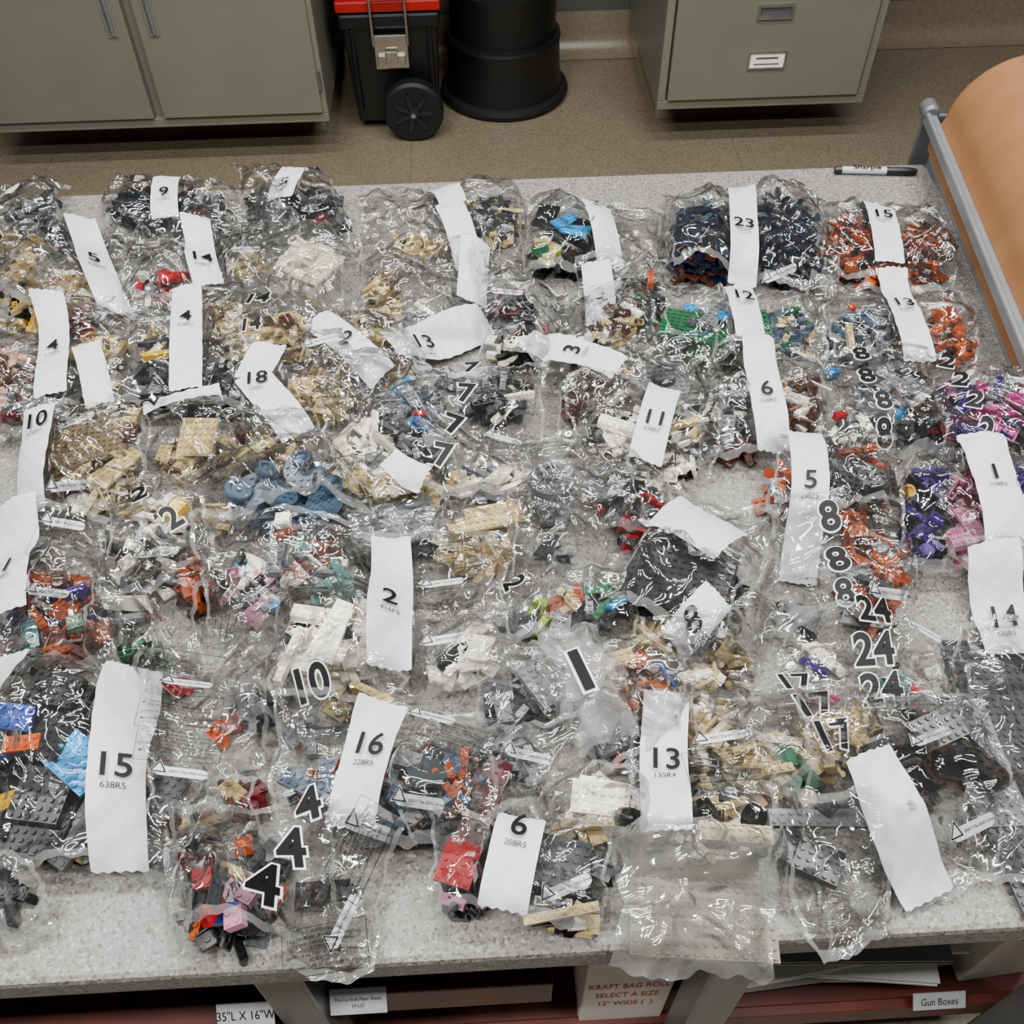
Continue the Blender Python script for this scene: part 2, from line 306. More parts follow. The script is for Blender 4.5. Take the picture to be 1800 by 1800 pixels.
# ------------------------------------------------------------------ toy bricks
P=.008
def stud(g,x,y,z,r=.0025,h=.0017,k=8):
    n=len(g.V)
    for zz in (z,z+h):
        for i in range(k): t=2*math.pi*(i+.5)/k; g.V.append((x+r*math.cos(t),y+r*math.sin(t),zz))
    for i in range(k): g.F.append((n+i,n+(i+1)%k,n+k+(i+1)%k,n+k+i))
    g.F.append(tuple(n+k+i for i in range(k)))
PC={}
def piece(kind,nx=1,ny=1,h=.0032):
    key=(kind,nx,ny,h)
    if key in PC: return PC[key]
    g=G(); X=nx*P/2-.0001; Y=ny*P/2-.0001
    def studs(z,x0=0):
        for i in range(x0,nx):
            for j in range(ny): stud(g,-X+P/2+i*P,-Y+P/2+j*P,z)
    if kind=='brick': g.box(-X,X,-Y,Y,0,h); studs(h)
    elif kind=='tile': g.box(-X,X,-Y,Y,0,h)
    elif kind=='open':
        w=.0013; n=len(g.V)
        for (a,b,z) in ((X,Y,0),(X,Y,h),(X-w,Y-w,h),(X-w,Y-w,.0012)):
            g.V+=[(-a,-b,z),(a,-b,z),(a,b,z),(-a,b,z)]
        g.F.append((n+3,n+2,n+1,n))
        for l in range(3):
            for i in range(4): g.F.append((n+l*4+i,n+l*4+(i+1)%4,n+l*4+4+(i+1)%4,n+l*4+4+i))
        g.F.append((n+12,n+13,n+14,n+15))
        for i in range(nx-1):
            for j in range(max(1,ny-1)): stud(g,-X+P+i*P,(-Y+P+j*P) if ny>1 else 0,.0012,.0030 if ny>1 else .0015,h-.0016)
    elif kind=='slope':
        n=len(g.V); xs=-X+P
        g.V+=[(-X,-Y,0),(X,-Y,0),(X,Y,0),(-X,Y,0),(-X,-Y,h),(xs,-Y,h),(X,-Y,.0012),(X,Y,.0012),(xs,Y,h),(-X,Y,h)]
        g.F+=[(n,n+3,n+2,n+1),(n,n+1,n+6,n+5,n+4),(n+1,n+2,n+7,n+6),(n+2,n+3,n+9,n+8,n+7),(n+3,n,n+4,n+9),(n+4,n+5,n+8,n+9),(n+5,n+6,n+7,n+8)]
        for j in range(ny): stud(g,-X+P/2,-Y+P/2+j*P,h)
    elif kind=='wedge':
        n=len(g.V); g.V+=[(-X,-Y,0),(X,-Y*.2,0),(X,Y,0),(-X,Y,0),(-X,-Y,h),(X,-Y*.2,h),(X,Y,h),(-X,Y,h)]
        g.F+=[(n,n+3,n+2,n+1),(n+4,n+5,n+6,n+7),(n,n+1,n+5,n+4),(n+1,n+2,n+6,n+5),(n+2,n+3,n+7,n+6),(n+3,n,n+4,n+7)]
        for i in range(nx):
            for j in range(ny//2,ny): stud(g,-X+P/2+i*P,-Y+P/2+j*P,h)
    elif kind=='round':
        g.lathe([(X,0),(X,h)],seg=28)
        for i in range(nx):
            for j in range(ny):
                a,b=-X+P/2+i*P,-Y+P/2+j*P
                if a*a+b*b<(X-.003)**2: stud(g,a,b,h)
    elif kind=='wheel':
        g.lathe([(X*.55,.001),(X*.6,0),(X*.92,0),(X,.002),(X,h-.002),(X*.92,h),(X*.62,h),(X*.55,h-.003),(X*.2,h-.003),(X*.18,h-.001)],seg=24)
    elif kind=='beam':
        g.lathe([(.0037,0),(.0037,h)],c=(-X+.0037,0,0),seg=10); g.lathe([(.0037,0),(.0037,h)],c=(X-.0037,0,0),seg=10); g.box(-X+.0037,X-.0037,-.0037,.0037,0,h)
        for i in range(nx):
            x=-X+P/2+i*P; n=len(g.V); k=8
            for rr_,zz in ((.0034,h),(.0034,h+.0004),(.0025,h+.0004),(.0025,h-.001)):
                for q_ in range(k): t=2*math.pi*q_/k; g.V.append((x+rr_*math.cos(t),rr_*math.sin(t),zz))
            for l in range(3):
                for q_ in range(k): g.F.append((n+l*k+q_,n+l*k+(q_+1)%k,n+(l+1)*k+(q_+1)%k,n+(l+1)*k+q_))
    elif kind=='bracket': g.box(-X,X,-Y,Y,0,.0032); g.box(-X,-X+.0016,-Y,Y,0,h); studs(.0032,1)
    elif kind=='pin': g.lathe([(.0022,-X),(.0024,-X*.5),(.0024,X*.5),(.0022,X)],'x',(0,0,.0025),8); g.lathe([(.003,-.0008),(.003,.0008)],'x',(0,0,.0025),8)
    V=np.array(g.V,float); V[:,2]-=h/2
    PC[key]=(V,g.F,(X,Y,h/2)); return PC[key]
MIX=[('brick',2,1,.0096),('brick',2,1,.0096),('brick',2,2,.0096),('brick',4,1,.0096),('brick',3,2,.0032),('brick',4,2,.0032),('brick',4,1,.0032),('brick',2,1,.0032),('brick',2,1,.0032),('brick',2,2,.0032),('brick',4,1,.0032),('brick',3,1,.0032),
('tile',2,1,.0032),('tile',3,1,.0032),('tile',2,2,.0032),('brick',3,1,.0096),('open',2,1,.0096),('open',2,2,.0096),('open',4,2,.0032),('open',2,2,.0032),('open',3,1,.0096),('open',4,1,.0096),('slope',2,1,.0096),('slope',2,2,.0096),('slope',3,1,.0096),('slope',2,1,.0064),
('wedge',4,2,.0032),('wedge',6,3,.0032),('round',1,1,.0032),('round',2,2,.0032),('round',1,1,.0096),('beam',5,1,.0078),('beam',3,1,.0078),('beam',7,1,.0078),('bracket',2,2,.008),('bracket',2,1,.008),('pin',2,1,.005),('pin',3,1,.005),('brick',1,1,.0096),('brick',1,1,.0096),('brick',6,1,.0096)]
GX0,GY0,CS=-1.25,.10,.004; NX,NY=550,390
H=np.full((NX,NY),TZ+.0012)
def cell(x,y):
    return np.clip(((x-GX0)/CS).astype(int),0,NX-1),np.clip(((y-GY0)/CS).astype(int),0,NY-1)
def rot(yaw,tx,ty):
    return np.array(Matrix.Rotation(yaw,3,'Z')@Matrix.Rotation(tx,3,'X')@Matrix.Rotation(ty,3,'Y'))
def drop(kind,dims,cands,Rm,q=.7):
    V,F,(X,Y,Z)=piece(kind,*dims)
    nx=int(2*X/.004)+2; ny=int(2*Y/.004)+2
    gx,gy,gz=np.meshgrid(np.linspace(-X,X,nx),np.linspace(-Y,Y,ny),(-Z,Z),indexing='ij')
    pt0=np.stack([gx.ravel(),gy.ravel(),gz.ravel()],1)@Rm.T; lo=pt0[:,2]<=0; best=None
    for (x,y) in cands:
        i,j=cell(pt0[:,0]+x,pt0[:,1]+y); lift=np.quantile(H[i[lo],j[lo]]-pt0[lo,2],q)
        if best is None or lift<best[0]: best=(lift,x,y,i,j)
    lift,x,y,i,j=best
    np.maximum.at(H,(i,j),pt0[:,2]+lift)
    return V,F,lift,x,y
BR=[0]; SHM={}
def single(kind,dims,col,x,y,Rm,lift):
    key=(kind,dims,col)
    if key not in SHM:
        V,F,_=piece(kind,*dims); me=bpy.data.meshes.new('toy_brick'); me.from_pydata([tuple(v) for v in V],[],F); me.materials.append(PM[KI[col]]); me.update(); SHM[key]=me
    nm={'round':'round_brick','wheel':'rubber_ring_brick'}.get(kind,'toy_brick')
    o=bpy.data.objects.new(nm,SHM[key]); o.matrix_world=Matrix.Translation((x,y,lift))@Matrix([list(map(float,r_)) for r_ in Rm]).to_4x4(); link(o)
    size='long' if dims[0]>=2*dims[1] and dims[0]>3 else ('large' if dims[0]*dims[1]>=12 else 'small')
    what={'brick':'studded','open':'upturned hollow','tile':'smooth','slope':'sloped','wedge':'wedge-shaped','beam':'pin-hole','round':'round studded','wheel':'ribbed wheel-like','bracket':'angled','pin':'connector'}[kind]
    o['label']='%s %s %s toy building piece inside a clear bag'%(size,CN[col],what); o['category']='toy brick'; o['group']='toy bricks in the bags'; BR[0]+=1; return o
def maxf(A,r):
    B=A.copy()
    for d in range(1,r+1):
        B[d:]=np.maximum(B[d:],A[:-d]); B[:-d]=np.maximum(B[:-d],A[d:])
    Cc=B.copy()
    for d in range(1,r+1):
        Cc[:,d:]=np.maximum(Cc[:,d:],B[:,:-d]); Cc[:,:-d]=np.maximum(Cc[:,:-d],B[:,d:])
    return Cc
def blur(A,r):
    for ax in (0,1):
        Pd=np.pad(A,[(r,r) if a==ax else (0,0) for a in (0,1)],mode='edge'); S=np.zeros_like(A)
        for d in range(2*r+1): S+=np.take(Pd,range(d,d+A.shape[ax]),axis=ax)
        A=S/(2*r+1)
    return A
def bilin(A,x,y):
    fx=np.clip((x-GX0)/CS-.5,0,NX-1.001); fy=np.clip((y-GY0)/CS-.5,0,NY-1.001); i=fx.astype(int); j=fy.astype(int); a=fx-i; b=fy-j
    return A[i,j]*(1-a)*(1-b)+A[i+1,j]*a*(1-b)+A[i,j+1]*(1-a)*b+A[i+1,j+1]*a*b
WARN='WARNING:\nTo avoid danger of suffocation, keep this\nbag away from babies and children.\nATTENTION:\nGardez ce sac hors de portee des enfants.\nADVERTENCIA:\nMantener fuera del alcance de los ninos.'
KEEP=[]   # earlier strips and numbers that later contents must not cover
def clear_of(x,y):
    for (a,b,rad) in KEEP:
        ab=b-a; L2=float(ab@ab); t=0 if L2<1e-9 else min(1,max(0,((x-a[0])*ab[0]+(y-a[1])*ab[1])/L2))
        if math.hypot(x-a[0]-t*ab[0],y-a[1]-t*ab[1])<rad: return False
    return True
def bag(desc,quad,piles=(),strips=(),nums=(),spec=(),pills=(),warns=(),puff=None,film=None,calm=1.0):
    film=film or FILM
    W=[tp(*p) for p in quad]; cen=sum(W)/4
    W=[cen+(w_-cen)*1.05 for w_ in W]
    numtxt=[s[3] for s in strips if len(s)>3 and s[3]]+[n[0] for n in nums]
    lab='clear plastic bag of %s toy bricks'%desc
    if numtxt and len(lab.split())<=10: lab+=', numbered %s'%numtxt[0]
    r=root('plastic_bag',(cen[0],cen[1],TZ),lab,'bag of toy bricks'); r['group']='bags of toy bricks on the table'
    inv=np.array((cen[0],cen[1],TZ))
    lu=(np.linalg.norm(W[1]-W[0])+np.linalg.norm(W[2]-W[3]))/2; lv=(np.linalg.norm(W[3]-W[0])+np.linalg.norm(W[2]-W[1]))/2
    eu=(W[1]-W[0]+W[2]-W[3])/2; ev=(W[3]-W[0]+W[2]-W[1])/2; Mi=np.stack([eu/2,ev/2],1); Minv=np.linalg.inv(Mi)
    def inside(x,y,lim=.80):
        d=Minv@(np.array((x,y))-cen); d=np.clip(d,-lim,lim); return cen+Mi@d
    PV=[];PF=[];PI=[];nv=0
    for pl in piles:
        px,py,rx,ry,cols=pl[:5]; dens=pl[5] if len(pl)>5 else 1.0; cols=cols.split()
        c=tp(px,py); ax=(tp(px+rx*.95,py)-c); ay=(tp(px,py-ry*.95)-c); area=math.pi*np.linalg.norm(ax)*np.linalg.norm(ay)
        n=max(5,int(area/.00030*4.0*dens)); keep=max(1,int(n*.03)) if BR[0]<270 else 0; keep=min(keep,5)
        for i in range(n):
            cands=[]
            for _ in range(14):
                rad=math.sqrt(random.random())*.96; t=random.uniform(0,2*math.pi); x,y=inside(*(c+ax*rad*math.cos(t)+ay*rad*math.sin(t)))
                if clear_of(x,y): cands.append((x,y))
                if len(cands)>=3: break
            if not cands: continue
            last=i>=n-keep
            k=random.choice(MIX if not last else [m_ for m_ in MIX if m_[1]*m_[2]>=6]); kind,dims=k[0],k[1:]
            u=random.random(); tl=.24
            tx,ty=random.gauss(0,tl),random.gauss(0,tl)
            if u<.14: tx+=math.pi/2
            elif u<.18 and dims[0]<4: ty+=math.pi/2*random.choice((-1,1))*.8
            Rm=rot(random.uniform(0,6.28),tx,ty); V,F,lift,x,y=drop(kind,dims,cands,Rm,.5); col=random.choice(cols)
            if last: single(kind,dims,col,x,y,Rm,lift)
            else:
                PV.append(V@Rm.T+np.array((x,y,lift))-inv); PF+=[tuple(a+nv for a in f) for f in F]; PI+=[KI[col]]*len(F); nv+=len(V)
    if PV:
        o=meshobj('brick_pile',np.concatenate(PV),PF,PM,r,PI); o['kind']='stuff'; o['label']='loose heap of %s toy bricks'%desc
    for s in spec:
        kind,dims,col,px,py,yaw=s[:6]; x,y=tp(px,py); tl=s[6] if len(s)>6 else .06
        Rm=rot(math.radians(yaw),random.gauss(0,tl),random.gauss(0,tl)); V,F,lift,x,y=drop(kind,dims,[(x,y)],Rm,.85); single(kind,dims,col,x,y,Rm,lift)
    xs=[p[0] for p in W]; ys=[p[1] for p in W]
    i0,i1=max(0,int((min(xs)-GX0)/CS)-16),min(NX,int((max(xs)-GX0)/CS)+16); j0,j1=max(0,int((min(ys)-GY0)/CS)-16),min(NY,int((max(ys)-GY0)/CS)+16)
    E=H.copy(); E[i0:i1,j0:j1]=blur(maxf(H[i0:i1,j0:j1],4),4)
    ES=H.copy(); ES[i0:i1,j0:j1]=blur(blur(maxf(H[i0:i1,j0:j1],6),6),4)
    pf=(puff if puff is not None else random.uniform(.007,.014))+.005
    ns=max(5,int(lu*lv/.0022)); S1=rng.uniform(-1.1,1.1,(ns,2)); S2=rng.uniform(-1.1,1.1,(ns*3,2))
    an=random.uniform(0,3.14); st=np.array([[math.cos(an),math.sin(an)],[-math.sin(an)*2.0,math.cos(an)*2.0]])
    prior=list(KEEP)
    ca=[np.array(tp(*s[0])) for s in strips]+[k_[0] for k_ in prior]; cb=[np.array(tp(*s[1])) for s in strips]+[k_[1] for k_ in prior]; cn=[tp(n_[1],n_[2]) for n_ in nums]
    def puffz(x,y):
        d=np.stack([x-cen[0],y-cen[1]],1)@Minv.T; rr=np.clip(1-abs(d[:,0])**3,0,1)*np.clip(1-abs(d[:,1])**3,0,1); return .0008+pf*rr**.6
    def base(x,y): return bilin(E,x,y)+puffz(x,y)
    def sbase(x,y): return np.maximum(bilin(ES,x,y),bilin(E,x,y)-.002)+puffz(x,y)+.0015
    def tent(S,x,y,w,aniso):
        d=np.stack([x-cen[0],y-cen[1]],1); Sm=S@np.stack([eu/2,ev/2],0)
        if aniso: d=d@st.T; Sm=Sm@st.T
        D=np.sqrt(((d[:,None,:]-Sm[None])**2).sum(2)); D.sort(axis=1); return 1-np.clip((D[:,1]-D[:,0])/w,0,1)
    SP=.0036
    nu=int(lu/SP)+2; nvv=int(lv/SP)+2
    u,v=np.meshgrid(np.linspace(0,1,nu),np.linspace(0,1,nvv),indexing='ij'); u=u.ravel(); v=v.ravel()
    x=(1-u)*(1-v)*W[0][0]+u*(1-v)*W[1][0]+u*v*W[2][0]+(1-u)*v*W[3][0]; y=(1-u)*(1-v)*W[0][1]+u*(1-v)*W[1][1]+u*v*W[2][1]+(1-u)*v*W[3][1]
    ph=rng.uniform(0,6.28,8)
    for k,(fq,am) in enumerate(((9,.006),(23,.003),(60,.0015),(130,.0007))):
        x=x+am*np.sin(v*lv*fq*3+ph[k])*(abs(2*u-1))**1.5*np.sign(u-.5); y=y+am*np.sin(u*lu*fq*3+ph[k+4])*(abs(2*v-1))**1.5*np.sign(v-.5)
    msk=np.ones_like(x)
    for a_,b_ in zip(ca,cb):
        ab=b_-a_; t=np.clip(((x-a_[0])*ab[0]+(y-a_[1])*ab[1])/max(ab@ab,1e-9),0,1); dd=np.hypot(x-a_[0]-t*ab[0],y-a_[1]-t*ab[1]); msk=np.minimum(msk,np.clip((dd-.021)/.010,.04,1))
    for c_ in cn: msk=np.minimum(msk,np.clip((np.hypot(x-c_[0],y-c_[1])-.022)/.012,.04,1))
    cr=tent(S1,x,y,.028,True)*.0090+tent(S2,x,y,.012,False)*.0015
    for _ in range(7):
        a_=random.uniform(0,math.pi); nx_,ny_=math.cos(a_),math.sin(a_); q=cen+Mi@rng.uniform(-.8,.8,2)
        dl=(x-q[0])*nx_+(y-q[1])*ny_+.006*np.sin(((x-q[0])*-ny_+(y-q[1])*nx_)*28+a_*5); cr+=.0070*np.clip(1-abs(dl)/.012,0,1)*random.uniform(.4,1)
    z=base(x,y)+cr*msk*calm
    fv=np.stack([x,y,z],1)-inv; idx=np.arange(nu*nvv).reshape(nu,nvv)
    a_=idx[:-1,:-1].ravel(); b_=idx[1:,:-1].ravel(); c_=idx[1:,1:].ravel(); d_=idx[:-1,1:].ravel()
    ii,jj=np.meshgrid(np.arange(nu-1),np.arange(nvv-1),indexing='ij'); ii=ii.ravel(); jj=jj.ravel()
    mi=((jj<2)|(jj>=nvv-3)|(ii<1)|(ii>=nu-2)).astype(np.int32)
    meshobj('bag_film',fv,np.stack([d_,c_,b_,a_],1),[film,SEAM],r,mi,smooth=True)
    def surf(V2,org,ex,ey,size,dz):
        p=np.array(org)[None]+V2[:,:1]*size*np.array(ex)[None]+V2[:,1:2]*size*np.array(ey)[None]
        return np.stack([p[:,0],p[:,1],sbase(p[:,0],p[:,1])+dz],1)-inv
    def flatsurf(V2,org,ex,ey,size,dz,k_=.7):
        # lettering lies on the locally taut plane of the sheet
        t3=surf(V2,org,ex,ey,size,dz); A_=np.c_[t3[:,0],t3[:,1],np.ones(len(t3))]; co,_,_,_=np.linalg.lstsq(A_,t3[:,2],rcond=None); pl=A_@co; t3[:,2]=pl+max(0,float((t3[:,2]-pl).max()))*k_; return t3
    def dirs(deg): t=math.radians(deg); return (math.cos(t),math.sin(t)),(-math.sin(t),math.cos(t))
    for s in strips:
        A,B=tp(*s[0]),tp(*s[1]); wd=s[2] if s[2] else .040; txt=s[3] if len(s)>3 else ''; tt=s[4] if len(s)>4 else .6; sub=s[5] if len(s)>5 else ''; angd=s[6] if len(s)>6 else None
        KEEP.append((A,B,wd/2+.006))
        D=B-A; Ls=float(np.linalg.norm(D)); D=D/Ls; Pp=np.array((-D[1],D[0])); n1=int(Ls/.004)+2; n2=11
        VV=[];bow=random.uniform(-.004,.004)
        for i in range(n1):
            t=i/(n1-1)
            for j in range(n2):
                w_=(j/(n2-1)-.5); zig=(.0014 if j%2 else 0)*(-1 if i==0 else (1 if i==n1-1 else 0))
                VV.append(A+D*(t*Ls+zig)+Pp*(w_*wd+bow*math.sin(t*math.pi)))
        VV=np.array(VV); tfl=np.repeat(np.linspace(0,1,n1),n2)
        wr=.0006*np.sin(tfl*Ls*180+VV[:,0]*200)+.0004*np.sin(VV[:,0]*330+VV[:,1]*270)
        zz=sbase(VV[:,0],VV[:,1])+.0012+wr
        SV=np.stack([VV[:,0],VV[:,1],zz],1)-inv; id2=np.arange(n1*n2).reshape(n1,n2)
        SF=[(id2[i,j],id2[i,j+1],id2[i+1,j+1],id2[i+1,j]) for i in range(n1-1) for j in range(n2-1)]; MI=[0]*len(SF)
        if txt:
            if angd is None: angd=math.degrees(math.atan2(-D[1],-D[0]))-90
            ex,ey=dirs(angd); org=A+D*Ls*tt+Pp*bow*math.sin(tt*math.pi)
            TV,TF=text_geo(txt,.014); T3=flatsurf(TV,org,ex,ey,.031,.0042,.9); n0=len(SV); SV=np.concatenate([SV,T3]); SF+=[tuple(a+n0 for a in f) for f in TF]; MI+=[1]*len(TF)
            ci,cj=cell(T3[:,0]+inv[0],T3[:,1]+inv[1]); np.maximum.at(H,(ci,cj),T3[:,2]+TZ)
            TV,TF=text_geo(sub or '638R5',.0); T3=flatsurf(TV,np.array(org)-np.array(ey)*.017,ex,ey,.0075,.0040); n0=len(SV); SV=np.concatenate([SV,T3]); SF+=[tuple(a+n0 for a in f) for f in TF]; MI+=[1]*len(TF)
        ci,cj=cell(VV[:,0],VV[:,1]); np.maximum.at(H,(ci,cj),zz+.0024)
        o=meshobj('paper_strip',SV,SF,[PAPER,INK],r,MI,smooth=True); o['label']='white paper tape strip'+(' numbered '+txt if txt else '')
    for n_ in nums:
        txt,px,py,deg=n_[:4]; sz=n_[4] if len(n_)>4 else .037; ex,ey=dirs(deg); org=tp(px,py)
        KEEP.append((org,org,.020))
        V1,F1=text_geo(txt,.065); V2,F2=text_geo(txt,.028); A3=flatsurf(V1,org,ex,ey,sz,.0034,.9); B3=flatsurf(V2,org,ex,ey,sz,.0048,.9)
        pw=B3+inv; ci,cj=cell(pw[:,0],pw[:,1]); np.maximum.at(H,(ci,cj),pw[:,2]-.001)
        o=meshobj('printed_number',np.concatenate([A3,B3]),list(F1)+[tuple(a+len(A3) for a in f) for f in F2],[WINK,INK],r,[0]*len(F1)+[1]*len(F2)); o['label']='bold black number with white outline'
    for p_ in pills:
        px,py,deg=p_[:3]; ex,ey=dirs(deg); org=tp(px,py); w_,h_=.0190,.0046
        pv=[]
        for cxs,sa in ((w_-h_,-90),(-w_,90)):
            for k in range(9): t=math.radians(sa+k*22.5); pv.append((cxs+h_*math.cos(t),h_*math.sin(t)))
        tc_=-w_-.0015; P3=[]; SF=[]; MI=[]
        def add(v2,fs,m_):
            n0=len(P3); P3.extend([tuple(q_) for q_ in v2]); SF.extend([tuple(a+n0 for a in f) for f in fs]); MI.extend([m_]*len(fs))
        add(pv,[tuple(range(18))],0)
        add([(tc_+.0085*math.cos(math.radians(q_)),.002+.0085*math.sin(math.radians(q_))) for q_ in (90,210,330)],[(0,1,2)],0)
        nb=len(P3)
        TV,TF=text_geo('©2017 The LEGO Group',.012); add((TV+np.array((1.15,0)))*.0030,TF,1)
        add([(tc_+rr_*math.cos(math.radians(q_)),.002+rr_*math.sin(math.radians(q_))) for rr_ in (.0076,.0056) for q_ in (90,210,330)],[(k,(k+1)%3,3+(k+1)%3,3+k) for k in range(3)],1)
        TV,TF=text_geo('PP',.01); add(TV*.0052+np.array((tc_,-.0068)),TF,1)
        T3=flatsurf(np.array(P3),org,ex,ey,1,.0010,.5); T3[nb:,2]+=.0007; T3[18:21,2]+=.0003
        meshobj('printed_mark',T3,SF,[TAGM,INK],r,MI)
    for p_ in warns:
        px,py,deg=p_[:3]; ex,ey=dirs(deg); org=tp(px,py)
        TV,TF=text_geo(WARN,.006); TV=np.concatenate([TV*.0038,np.array([(-.036,.018),(.036,.018),(.036,-.018),(-.036,-.018),(-.0355,.0175),(.0355,.0175),(.0355,-.0175),(-.0355,-.0175)])])
        t3=surf(TV,org,ex,ey,1,.0045); n0=len(TV)-8; SF=list(TF)+[(n0+k,n0+(k+1)%4,n0+4+(k+1)%4,n0+4+k) for k in range(4)]
        meshobj('printed_notice',t3,SF,[INK],r)
    return r
B=bag
# back rows -------------------------------------------------------------
B('grey and yellow',[(-80,325),(105,320),(130,490),(-80,500)],[(85,390,55,38,'dg dg lg bk lg'),(15,445,35,30,'bk yl dg tn')],[((45,325),(20,380),0,'5',.5)],[('6',14,372,75,.03),('3',10,408,75,.03),('8',10,455,75,.03)])
B('navy and grey',[(185,335),(400,320),(415,445),(190,450)],[(255,365,55,30,'nv nv dg bk'),(350,370,45,30,'dg lg rb dg')],[((305,322),(298,405),0,'9',.6)])
B('black and dark red',[(420,280),(560,300),(630,425),(430,440)],[(560,370,55,40,'bk dg dg bk lg'),(470,345,30,20,'bk dg')],[((535,292),(500,390),0,'5',.78)],spec=[('brick',(4,2,.0032),'dr',565,400,60)],puff=.02)
B('grey and tan',[(640,330),(905,330),(925,470),(640,465)],[(855,385,60,38,'dg lg tn dg'),(735,425,55,18,'tn tn dt',.6)],[((770,325),(800,400),0,''),((790,395),(825,465),0,'')],warns=[(890,345,0)],puff=.018)
B('black and azure',[(925,355),(1165,360),(1175,478),(935,482)],[(1000,430,62,42,'bk bk bk dg',1.0),(955,455,25,18,'lm gn tn',.6)],[((1040,378),(1072,475),0,'2',.18)],spec=[('brick',(6,4,.0032),'bk',960,395,70,.2),('wedge',(6,3,.0032),'az',995,405,40,.15),('wedge',(6,3,.0032),'az',1012,425,140,.15)],pills=[(1110,390,0)])
B('navy blue',[(1168,330),(1425,335),(1468,508),(1180,482)],[(1235,415,60,55,'nv nv nv dg sb',1.0),(1375,400,70,50,'nv nv bk nv sb'),(1400,475,60,25,'nv bk nv dg'),(1225,465,45,25,'nv nv rb')],[((1298,338),(1303,505),0,'23',.62,'228R5')],spec=[('brick',(8,4,.0032),'nv',1385,430,10),('wedge',(8,4,.0032),'nv',1215,440,60)],pills=[(1370,500,5)])
B('dark orange',[(1425,345),(1650,352),(1668,505),(1450,500)],[(1490,430,42,45,'or rb or bk'),(1620,440,45,45,'or or dg rb'),(1560,485,40,14,'or og rb')],[((1525,340),(1555,488),0,'15',.5,'228R5')],pills=[(1630,395,80)])
B('dark grey and orange',[(1010,480),(1168,478),(1175,600),(1010,600)],[(1130,520,42,35,'dg bk lg bk dg')],[((1045,490),(1055,565),0,'3',.5)],spec=[('brick',(4,1,.0096),'og',1142,505,80),('brick',(2,2,.0032),'gn',1120,530,30)],puff=.004)
B('grey and orange',[(1430,500),(1700,530),(1718,655),(1465,645)],[(1520,590,55,40,'lg dg lg sb'),(1672,590,45,45,'or rb or og'),(1610,625,40,20,'lg dg')],[((1560,500),(1610,650),0,'13',.42)],spec=[('brick',(6,1,.0096),'tn',1490,605,80),('brick',(1,1,.0096),'og',1495,550,20)],pills=[(1640,560,0)])
B('green, blue and grey',[(1165,528),(1440,530),(1450,645),(1170,640)],[(1225,585,50,38,'gn lg gn dg lg'),(1380,575,50,35,'sb dg tn gn sb'),(1290,620,30,15,'gn bk lg')],[((1288,524),(1312,630),0,'12',.42,'228R5')],spec=[('brick',(12,8,.0032),'gn',1225,590,-20),('brick',(6,2,.0032),'gn',1340,580,90),('brick',(6,2,.0032),'dg',1235,590,-25),('wedge',(6,3,.0032),'lg',1255,575,50),('brick',(2,2,.0032),'az',1212,553,5),('brick',(2,2,.0032),'az',1268,580,15),('beam',(7,1,.0078),'lg',1280,610,85)])
B('peach and tan',[(95,400),(215,400),(245,560),(40,545)],[(115,510,50,30,'pc pc tn wh'),(30,540,40,14,'tn tn')],[((148,400),(205,548),0,'5',.62)],pills=[(190,545,60)],puff=.015)
B('tan and grey',[(395,375),(500,365),(480,560),(400,530)],[(440,450,35,20,'tn tn cr',.5)],warns=[(445,500,-5),(445,410,-10)],pills=[(440,455,-5)])
B('clear cream',[(450,378),(625,445),(590,555),(445,500)],[(545,470,40,32,'cr cr wh')],spec=[('brick',(8,8,.0032),'cr',540,462,-25),('brick',(8,8,.0032),'cr',555,478,-30),('brick',(6,8,.0032),'cr',560,490,-35)],puff=.008,film=HAZY)
B('tan and brown',[(-80,490),(90,520),(200,575),(-80,580)],[(40,545,80,18,'tn tn bk yl'),(155,565,35,10,'rd rd dr')])
B('tan and reddish brown',[(355,525),(640,545),(560,660),(370,625)],[(400,560,32,30,'tn tn cr or'),(510,585,50,36,'tn rb tn tn dt'),(440,600,40,25,'tn tn cr')],nums=[('14',460,560,-5),('14',450,610,0,.03)],spec=[('brick',(4,2,.0096),'tn',505,570,10),('brick',(2,2,.0096),'rb',508,583,30)])
B('red and white',[(225,412),(425,400),(430,530),(230,545)],[(285,500,50,25,'wh lg rd dr lg')],[((350,403),(375,525),0,'14',.68)],spec=[('brick',(3,2,.0096),'rd',318,495,60,.3),('wheel',(3,3,.008),'rd',300,505,60,.3)],puff=.014)
B('pinkish brown',[(-80,570),(90,590),(90,760),(-80,765)],[(15,680,55,60,'rb pc dr rb lg')])
B('tan and white',[(60,548),(240,560),(220,740),(55,745)],[(175,610,40,30,'tn tn dt'),(180,690,35,30,'wh tn cr'),(80,700,50,40,'rb tn lg',.5)],[((105,565),(103,722),0,'4',.52),((165,640),(185,730),.034,'')])
B('grey and black',[(240,530),(430,540),(450,725),(215,728)],[(290,670,60,50,'dg dg lg bk'),(395,680,45,50,'bk dg lg bk'),(280,610,35,25,'tn dg lg')],[((340,540),(337,712),0,'4',.36)],spec=[('beam',(5,1,.0078),'yl',285,643,10),('beam',(9,1,.0078),'bk',250,715,0)],pills=[(290,600,0)])
B('tan',[(555,545),(745,600),(725,745),(540,705)],[(640,600,55,40,'tn tn dt tn'),(690,640,20,20,'tn dt')],[((560,585),(675,680),0,'2',.5,'135R4',-20)])
